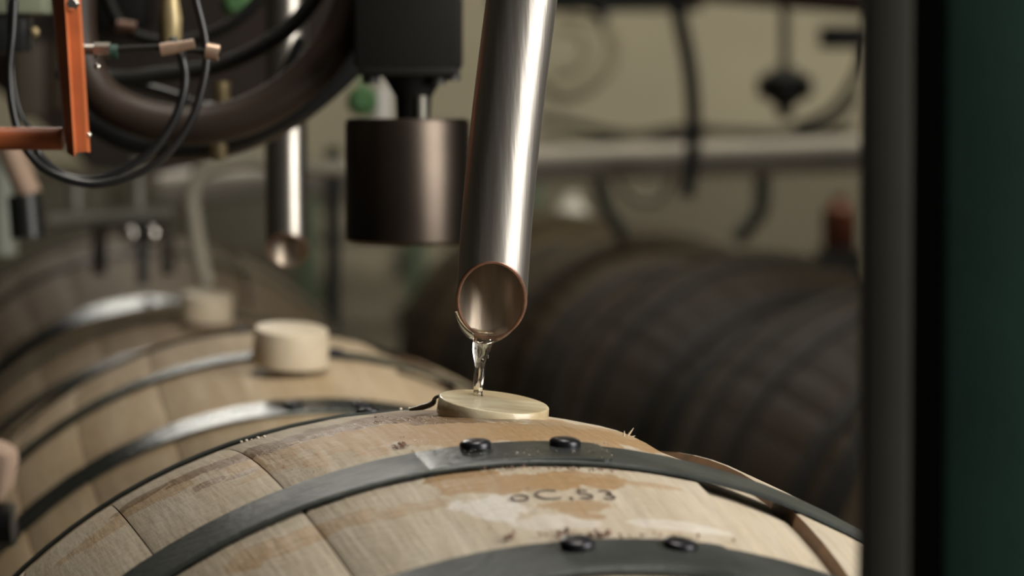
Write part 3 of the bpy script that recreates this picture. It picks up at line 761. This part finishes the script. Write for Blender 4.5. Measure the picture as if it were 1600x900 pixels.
# posts and rack in the middle distance
def post(name, px, py0, d, wpx, m, label, cat='post', group=None, px2=None):
    t = P(px, py0, d); b_ = P(px2 if px2 else px, 450, d)
    return tag(MB().box((t.x, t.y, t.z / 2), (W(wpx, d), W(wpx, d), t.z), bev=.002).build(name, m, None, origin=(t.x, t.y, 0)), label, cat, group)
post('dark_post', 520, 230, 5.2, 22, shade_p, 'slim black-green post right of the second nozzle')
c = thing('pallet_rack', (P(560, 450, 8.4).x, P(650, 450, 8.4).y, 0), 'blurred rack of cream cross boards and green uprights behind the black housing', 'rack')
for y, h_ in ((412, 50), (350, 40), (500, 45), (580, 50)):
    part(MB().box(P(650, y, 8.4), (W(380, 8.4), .03, W(h_, 8.4)), bev=.003), 'cross_board', beige_m if y < 480 else mat('dull_board', (.2, .18, .14), .6, 0, .2, 8), c)
for px in (480, 650, 830):
    t = P(px, 250, 8.35); part(MB().box((t.x, t.y, t.z / 2), (W(34, 8.3), .04, t.z), bev=.003), 'upright', mat('mossy_green_paint', (.07, .10, .06), .6, 0, .2, 8), c)

# ------------------------------------------------------------------ background right
d = 6.3
c = thing('white_pipe', P(1100, 240, d), 'pale horizontal pipe crossing the background at nozzle height', 'pipe')
part(MB().tube([P(250, 294, d), P(880, 256, d), P(1420, 239, d - .1)], W(27, d), 20, smooth=1), 'pipe', mat('cream_pipe_paint', (.74, .68, .58), .4, 0, .15, 6), c)
for px, py in ((700, 258), (1085, 244)):
    part(MB().tube([P(px - 9, py, d), P(px + 9, py, d)], W(33, d), 20, smooth=1), 'clamp_ring', dark_m, c)
g2 = 'hoses and cables hanging on the back wall'
hose('hose', [(1040, -60), (1062, 30), (1078, 110), (1084, 200), (1080, 260), (1072, 308)], 5.9, 24, black_rub, 'black hose end hanging down in front of the pale pipe', g2)
hose('cable', [(840, 182), (890, 192), (960, 208), (1040, 214), (1120, 206), (1220, 208), (1300, 196), (1345, 150)], 9.19, 12, dark_rub, 'thin dark cable sagging just above the pale pipe', g2)
hose('cable', [(840, 215), (920, 222), (1000, 212), (1080, 200), (1180, 212), (1345, 205)], 9.13, 12, dark_rub, 'second thin dark cable crossing the sagging one above the pale pipe', g2)
hose('hose', [(880, 20), (935, 30), (960, 75), (930, 125), (880, 145), (845, 120)], 9.18, 20, mat('tan_hose', (.30, .27, .19), .6, 0, .2, 9), 'tan hose hanging in an outer coil on the wall right of the nozzle', g2)
hose('hose', [(870, 40), (905, 50), (918, 75), (900, 105), (868, 112)], 9.18, 16, mat('tan_hose', (.32, .29, .21), .6, 0, .2, 9), 'tan hose inner coil on the wall right of the nozzle', g2)
hose('hose', [(1352, 52), (1345, 100), (1320, 150), (1290, 180), (1240, 200)], 6.9, 16, dark_rub, 'dark curved hose on the wall next to the green post', g2)
hose('hose', [(1190, 240), (1190, 320), (1172, 350), (1150, 375)], 6.34, 26, mat('moss_hose', (.10, .11, .08), .6, 0, .2, 9), 'short moss-grey hose dropping below the pale pipe', g2)
hose('hose', [(930, 250), (946, 320), (965, 350), (975, 375)], 6.34, 24, mat('moss_hose', (.10, .11, .08), .6, 0, .2, 9), 'short dark hose curving below the pale pipe close to the nozzle', g2)
hose('hose', [(956, 250), (985, 306), (1030, 310), (1064, 250)], 6.36, 14, beige_hose, 'short beige hose looped below the pale pipe', g2)
hose('cable', [(905, -40), (930, 10), (950, 30)], 7.8, 22, black_rub, 'black cable end at the top edge right of the nozzle', g2)
# valve on a stem
d = 6.6
c = thing('hanging_valve', P(1226, 140, d), 'black valve hanging on a thin stem in front of the cream wall', 'valve')
part(MB().tube([P(1226, -60, d), P(1226, 110, d)], W(8, d), 10, smooth=1), 'stem', mat('tan_stem', (.13, .11, .08), .5, .2, .2, 9), c)
part(MB().lathe([(W(10, d), -.06), (W(14, d), -.035), (W(44, d), -.014), (W(44, d), .016), (W(18, d), .036)], Matrix.Translation(P(1226, 136, d)), 24), 'valve_body', black_rub, c)
d = 6.9
c = thing('wall_bracket', P(1315, 60, d), 'dark bracket box close to the post near the top right', 'bracket')
part(MB().box(P(1318, 58, d), (W(76, d), .06, W(36, d)), bev=.005), 'box', black_rub, c)
part(MB().tube([P(1345, 58, d + .0), P(1400, 58, d)], W(8, d), 10, smooth=1), 'arm', dark_m, c)
tag(MB().box(P(1260, -2, 6.0), (W(420, 6), .08, W(34, 6)), Euler((0, R(4.5), 0)), bev=.004).build('overhead_beam', rust_m, None, origin=P(1260, -2, 6.0)), 'reddish brown overhead beam slanting across the top right', 'beam')
tag(MB().box(P(930, -8, 7.0), (W(330, 7), .08, W(50, 7)), bev=.004).build('overhead_beam', shade_p, None, origin=P(930, -8, 7.0)), 'dark overhead beam along the top edge right of the nozzle', 'beam')
t = P(190, 262, 8.8)
c = thing('storage_cabinet', (t.x, t.y, 0), 'blurred dark olive storage cabinet against the back wall at the left', 'cabinet')  # added box, only there to darken the left background
part(MB().box((t.x, t.y, t.z / 2 + .03), (W(640, 8.8), .4, t.z - .06), bev=.006), 'body', mat('dark_olive_cabinet', (.085, .078, .055), .6, 0, .25, 5), c)
for k in (-1, 1):
    part(MB().box((t.x + k * W(158, 8.8), t.y - .21, t.z / 2 + .03), (W(308, 8.8), .02, t.z - .12), bev=.004), 'door', mat('dark_olive_door', (.095, .085, .06), .6, 0, .25, 5), c)
    part(MB().box((t.x + k * W(158, 8.8), t.y, .03), (.1, .3, .06)), 'foot', dark_m, c)
# pale bottle-like canister and red-brown one
for (px, y0_, y1_, wp, dd, m_, lab, nm, cat) in ((892, 300, 430, 62, 8.3, pale_m, 'pale upright canister blurred right of the nozzle below the pipe', 'pale_canister', 'canister'),
                                           (1312, 305, 388, 54, 7.0, red_m, 'red-brown bottle standing low against the wall left of the post', 'brown_bottle', 'bottle')):
    t = P(px, y0_, dd); b_ = P(px, y1_, dd); r = W(wp / 2, dd); h_ = t.z - b_.z
    mb = MB().lathe([(r * .95, 0), (r, .004), (r, h_ * .72), (r * .6, h_ * .86), (r * .42, h_ * .9), (r * .42, h_)], Matrix.Translation(b_), 24)
    tag(mb.build(nm, m_, None, origin=b_), lab, cat)
    q = thing('wall_stand' , (b_.x, b_.y, 0), 'dark stand carrying the %s' % cat, 'stand')
    part(MB().box((b_.x, b_.y, b_.z / 2), (.09, .09, b_.z - .002)), 'column', dark_m, q)

# ceiling lights (out of view, seen in reflections)
for (x, y, z, ln, rz, lab) in ((-1.1, 7.3, 3.2, 1.3, 0, 'fluorescent ceiling light at the back above the filling line'), (1.9, 7.0, 3.75, 1.3, 0, 'fluorescent ceiling light above the cream back wall')):
    c = thing('ceiling_light', (x, y, z), lab, 'light', 'fluorescent ceiling lights')
    part(MB().box((x, y, z + .04), (ln, .16, .04), bev=.004), 'housing', pale_m, c)
    part(MB().tube([(x - ln / 2 + .03, y, z), (x + ln / 2 - .03, y, z)], .02, 12, smooth=1), 'tube', lamp_m, c)
    part(MB().tube([(x, y, z + .05), (x, y, 4.2)], .008, 8, smooth=1), 'hanger', dark_m, c)

for o in bpy.data.objects:
    if '_w' in o: del o['_w']
